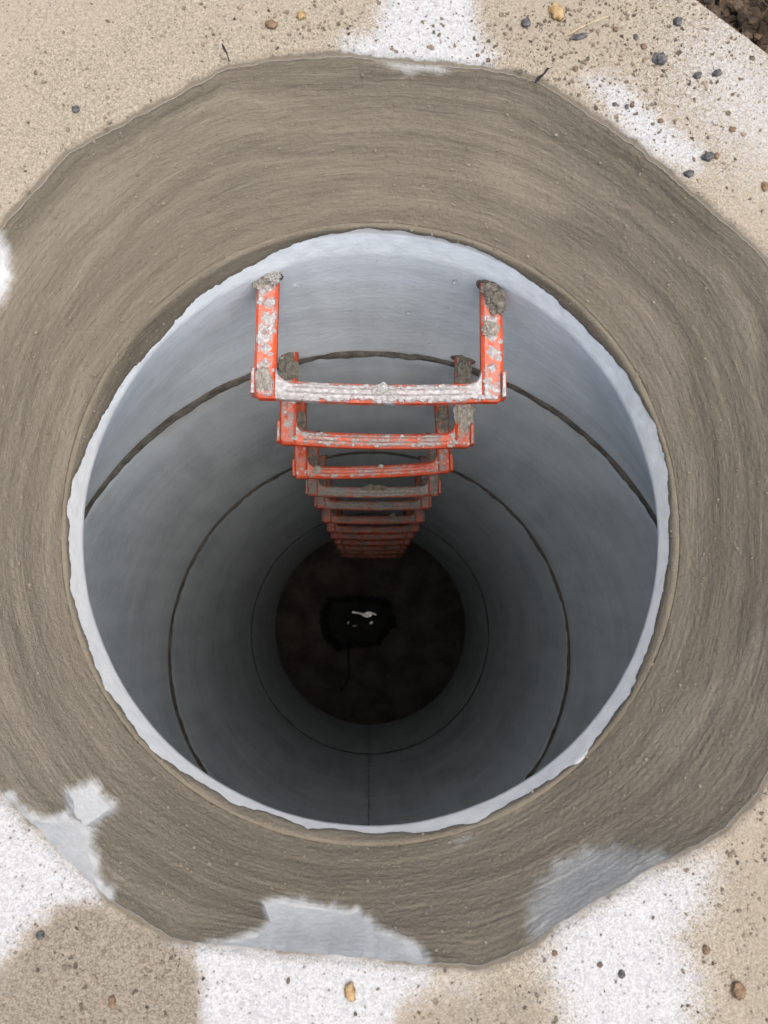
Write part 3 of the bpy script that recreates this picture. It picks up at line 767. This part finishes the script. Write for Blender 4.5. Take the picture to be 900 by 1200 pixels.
        clump(-lx, yl - .085, -.002, .0115, M_clump_dark, 51.1, .5, 1, 2.2); clump(lx, yr - .085, -.002, .0115, M_clump_dark, 57.7, .5, 1, 2.5)
        clump(-lx + .03, .014, -.001, .008, M_clump, 53.7, .35); clump(-lx, .075, -.001, .009, M_clump, 59.7, .45, .9, 2)
    elif i == 3:
        for k_ in range(5): clump(-.015 + .013 * k_ * .7, .016 + .003 * (k_ % 2), .0005, .0058, M_clump_dark, 61.1 + k_, .55, 1.3, .8)
        clump(-lx, .07, -.001, .010, M_clump_dark, 67.7, .5, 1, 2); clump(lx, .075, -.001, .010, M_clump_dark, 69.7, .5, 1, 2.1)
    elif i == 5:
        clump(.055, .018, .001, .008, M_clump_dark, 71.1, .6)
    else:
        clump(-lx, .07, -.001, .010, M_clump_dark, 80.7 + i, .45, 1, 2); clump(lx, .06, -.001, .010, M_clump_dark, 90.7 + i, .45, 1, 2)
    return root
for i in range(12): make_step(i)

# ------------------------------------------------------------------ pebbles, straw and grit lying on the slab
def pebble(u, v, du, dv, rot, mat, label, seed, flat=.6):
    p = at(u, v, 0); k_ = HS / F
    V, f = lump(1.0, seed, 1.0, 3, .5)
    V = V * np.array([du / 2 * k_, dv / 2 * k_, flat * min(du, dv) / 2 * k_])
    o = mesh('pebble', V, f, mat, None, True)
    o.location = (p[0], p[1], flat * min(du, dv) / 2 * k_ * .45); o.rotation_euler = (0, 0, rot)
    tag(o, label, 'pebble', 'pebbles on the slab')
pebble(651,15,18,25,.45,M_tan,'large ochre pebble near the top edge of the slab', 1.1)
pebble(678,44,23,8,.30,M_grey,'elongated charcoal stone chip below the ochre pebble', 2.2)
pebble(616,28,12,11,.2,M_grey,'dark grey pebble left of the ochre pebble', 3.3)
pebble(772,70,16,17,.6,M_grey,'largest grey pebble right of the straw', 4.4)
pebble(794,26,11,12,.1,M_grey,'blurred grey pebble near the slab corner', 5.5)
pebble(817,89,11,9,.6,M_grey,'oval grey pebble on the whitish slab corner', 6.6)
pebble(840,86,12,9,.5,M_grey,'grey pebble nearest the dark earth corner', 7.7)
pebble(829,184,16,12,.3,M_grey,'grey pebble touching a small rusty one at the end of the white streak', 8.8)
pebble(839,183,8,8,.1,M_rust,'small rusty pebble touching a grey one', 9.9)
pebble(807,204,13,9,.2,M_grey,'dark pebble just above the mortar edge at the upper right', 10.1)
pebble(720,123,6,6,.1,M_grey,'left one of two small black pebbles in the white streak', 11.1)
pebble(734,126,6,7,.1,M_grey,'right one of two small black pebbles in the white streak', 12.1)
pebble(721,35,7,7,.1,M_rust,'small rusty pebble right of the straw tip', 13.1)
pebble(754,55,8,8,.1,M_rust,'small rusty pebble beside the largest grey pebble', 14.1)
pebble(745,44,6,9,.1,M_grey,'small dark pebble between the straw and the largest grey pebble', 14.6)
pebble(674,81,7,7,.1,M_rust,'small rusty pebble close to the mortar edge at the top', 15.1)
pebble(774,142,7,6,.1,M_rust,'small tan pebble beside the white streak', 16.1)
pebble(858,152,9,6,.1,M_rust,'flat rusty pebble on the right part of the slab', 17.1)
pebble(896,219,8,12,.1,M_rust,'dark rusty pebble at the right picture edge', 18.1)
pebble(410,1162,12,19,.15,M_tan,'orange brown pebble on the white concrete at the bottom', 19.1)
pebble(89,129,9,9,.1,M_grey,'single dark pebble on the sandy upper left of the slab', 20.1)
pebble(728,1141,8,9,-.3,M_grey,'black pebble on the white concrete at the lower right', 21.1)
pebble(827,1113,8,10,.1,M_rust,'ochre pebble on the sandy lower right of the slab', 22.1)
pebble(864,1160,15,18,.3,M_rust,'large rust brown pebble at the lower right', 23.1)
pebble(650,1117,6,6,.1,M_rust,'small rusty pebble at the lower mortar edge', 24.1)
pebble(48,1096,9,9,.1,M_grey,'dark pebble at the border of the brown stain, lower left', 25.1)
pebble(132,1174,8,13,.1,M_rust,'small rust brown pebble inside the brown stain', 26.1)
pebble(353,19,11,11,.2,M_tan,'small ochre pebble on the sandy top of the slab', 27.1)
pebble(318,30,15,12,.2,M_rust,'brown crumbly pebble on the sandy top of the slab', 28.1)
a, b = at(665,43,0), at(712,24,0)
a[2] = .002; b[2] = .006
ps = [a + (b - a) * t + np.array([0, .0012 * math.sin(t * 3.1), .001 * math.sin(t * 3)]) for t in np.linspace(0, 1, 9)]
tag(tube('straw', ps, np.linspace(.0007, .0004, 9), M_straw, None, 6), 'short pale straw lying between the pebbles at the top', 'straw')

def scatter(name, pts, radii, mat, seed, flat=.7):
    """one mesh of many tiny grains"""
    ico = np.array([[0,0,1],[.894,0,.447],[.276,.851,.447],[-.724,.526,.447],[-.724,-.526,.447],[.276,-.851,.447],[.724,.526,-.447],[-.276,.851,-.447],[-.894,0,-.447],[-.276,-.851,-.447],[.724,-.526,-.447],[0,0,-1]])
    fi = np.array([[0,1,2],[0,2,3],[0,3,4],[0,4,5],[0,5,1],[1,6,2],[2,7,3],[3,8,4],[4,9,5],[5,10,1],[6,7,2],[7,8,3],[8,9,4],[9,10,5],[10,6,1],[11,7,6],[11,8,7],[11,9,8],[11,10,9],[11,6,10]])
    g = np.random.default_rng(seed); n = len(pts)
    V = ico[None] * (1 + .35 * g.normal(size=(n, 12, 1)).clip(-1.5, 1.5)) * radii[:, None, None] * np.stack([g.uniform(.7, 1.5, n), g.uniform(.7, 1.2, n), np.full(n, flat)], -1)[:, None]
    a_ = g.uniform(0, 6.28, n); ca, sa = np.cos(a_)[:, None], np.sin(a_)[:, None]
    V = np.stack([V[..., 0] * ca - V[..., 1] * sa, V[..., 0] * sa + V[..., 1] * ca, V[..., 2]], -1) + pts[:, None]
    Fa = (fi[None] + 12 * np.arange(n)[:, None, None]).reshape(-1, 3)
    return mesh(name, V.reshape(-1, 3), Fa, mat, None, False)
flat_P = slab_P.reshape(-1, 3)
qq = proj(flat_P)
vis = (qq[:, 0] > -30) & (qq[:, 0] < 930) & (qq[:, 1] > -30) & (qq[:, 1] < 1230) & (d_ > .004)
dens = .12 + 1.0 * np.exp(-(((qq[:, 0] - 700) / 150) ** 2 + ((qq[:, 1] - 40) / 110) ** 2)) + .5 * (stain > .3) + .35 * (qq[:, 1] > 900) * (qq[:, 0] > 800) + .25 * np.exp(-(((qq[:, 0] - 330) / 90) ** 2 + ((qq[:, 1] - 20) / 50) ** 2)) - .05 * white
idx = np.where(vis)[0]; pr = np.clip(dens[idx], .01, None); pr /= pr.sum()
pick = rng.choice(idx, 2600, p=pr)
pp = flat_P[pick] + np.c_[rng.normal(0, .002, 2600), rng.normal(0, .002, 2600), np.zeros(2600)]
rad_ = .0006 + .0016 * rng.random(2600) ** 4
pp[:, 2] += rad_ * .2
tag(scatter('sand_grit', pp, rad_, M_grain, 5), 'brown grit strewn over the slab', kind='stuff')
vis = (cover > .9); idx = np.where(vis)[0]
pr = .25 + 1.2 * sstep(.1, .5, fbm(P[:, 0] * 6 + 4, P[:, 1] * 6, 61.0))[idx]; pr /= pr.sum()
pick = rng.choice(idx, 3600, p=pr); rad_ = .0004 + .0012 * rng.random(3600) ** 4
pp = MV[pick] + N_.reshape(-1, 3)[pick] * (rad_ * .3)[:, None]
tag(scatter('mortar_grit', pp, rad_, M_crumb, 6, .8), 'crumbs standing proud of the brushed mortar', kind='stuff')
# clods of earth against the slab corner
cl = []; rd = []
for k_ in range(500):
    t_ = rng.uniform(-.15, .35); o_ = abs(rng.normal(0, .05)) + .004
    p2 = c1 + e_ * t_ + np.array([-e_[1], e_[0]]) * 1.0 * o_ * (1 if (np.array([-e_[1], e_[0]]) @ (c1 - RC)) > 0 else -1)
    r0 = rng.uniform(.003, .011); cl.append((p2[0], p2[1], GZ + .02 + rng.uniform(0, .03))); rd.append(r0)
tag(scatter('soil_clods', np.array(cl), np.array(rd), M_soil, 8, .8), 'dark crumbly earth heaped against the slab corner', kind='stuff')
# dark crevices at two corners of the opening
for path, rw_ in (([(259,48),(262,56),(266,64),(269,72)], (.0004, .0017, .0012, .0004)), ([(627,97),(631,91),(637,87),(642,80)], (.0004, .0017, .0009, .0014))):
    pc = [at(u, v, 0) + np.array([0, 0, -.0002]) for u, v in path]
    tube('crevice', pc, np.array(rw_), M_mud, slab, 6)
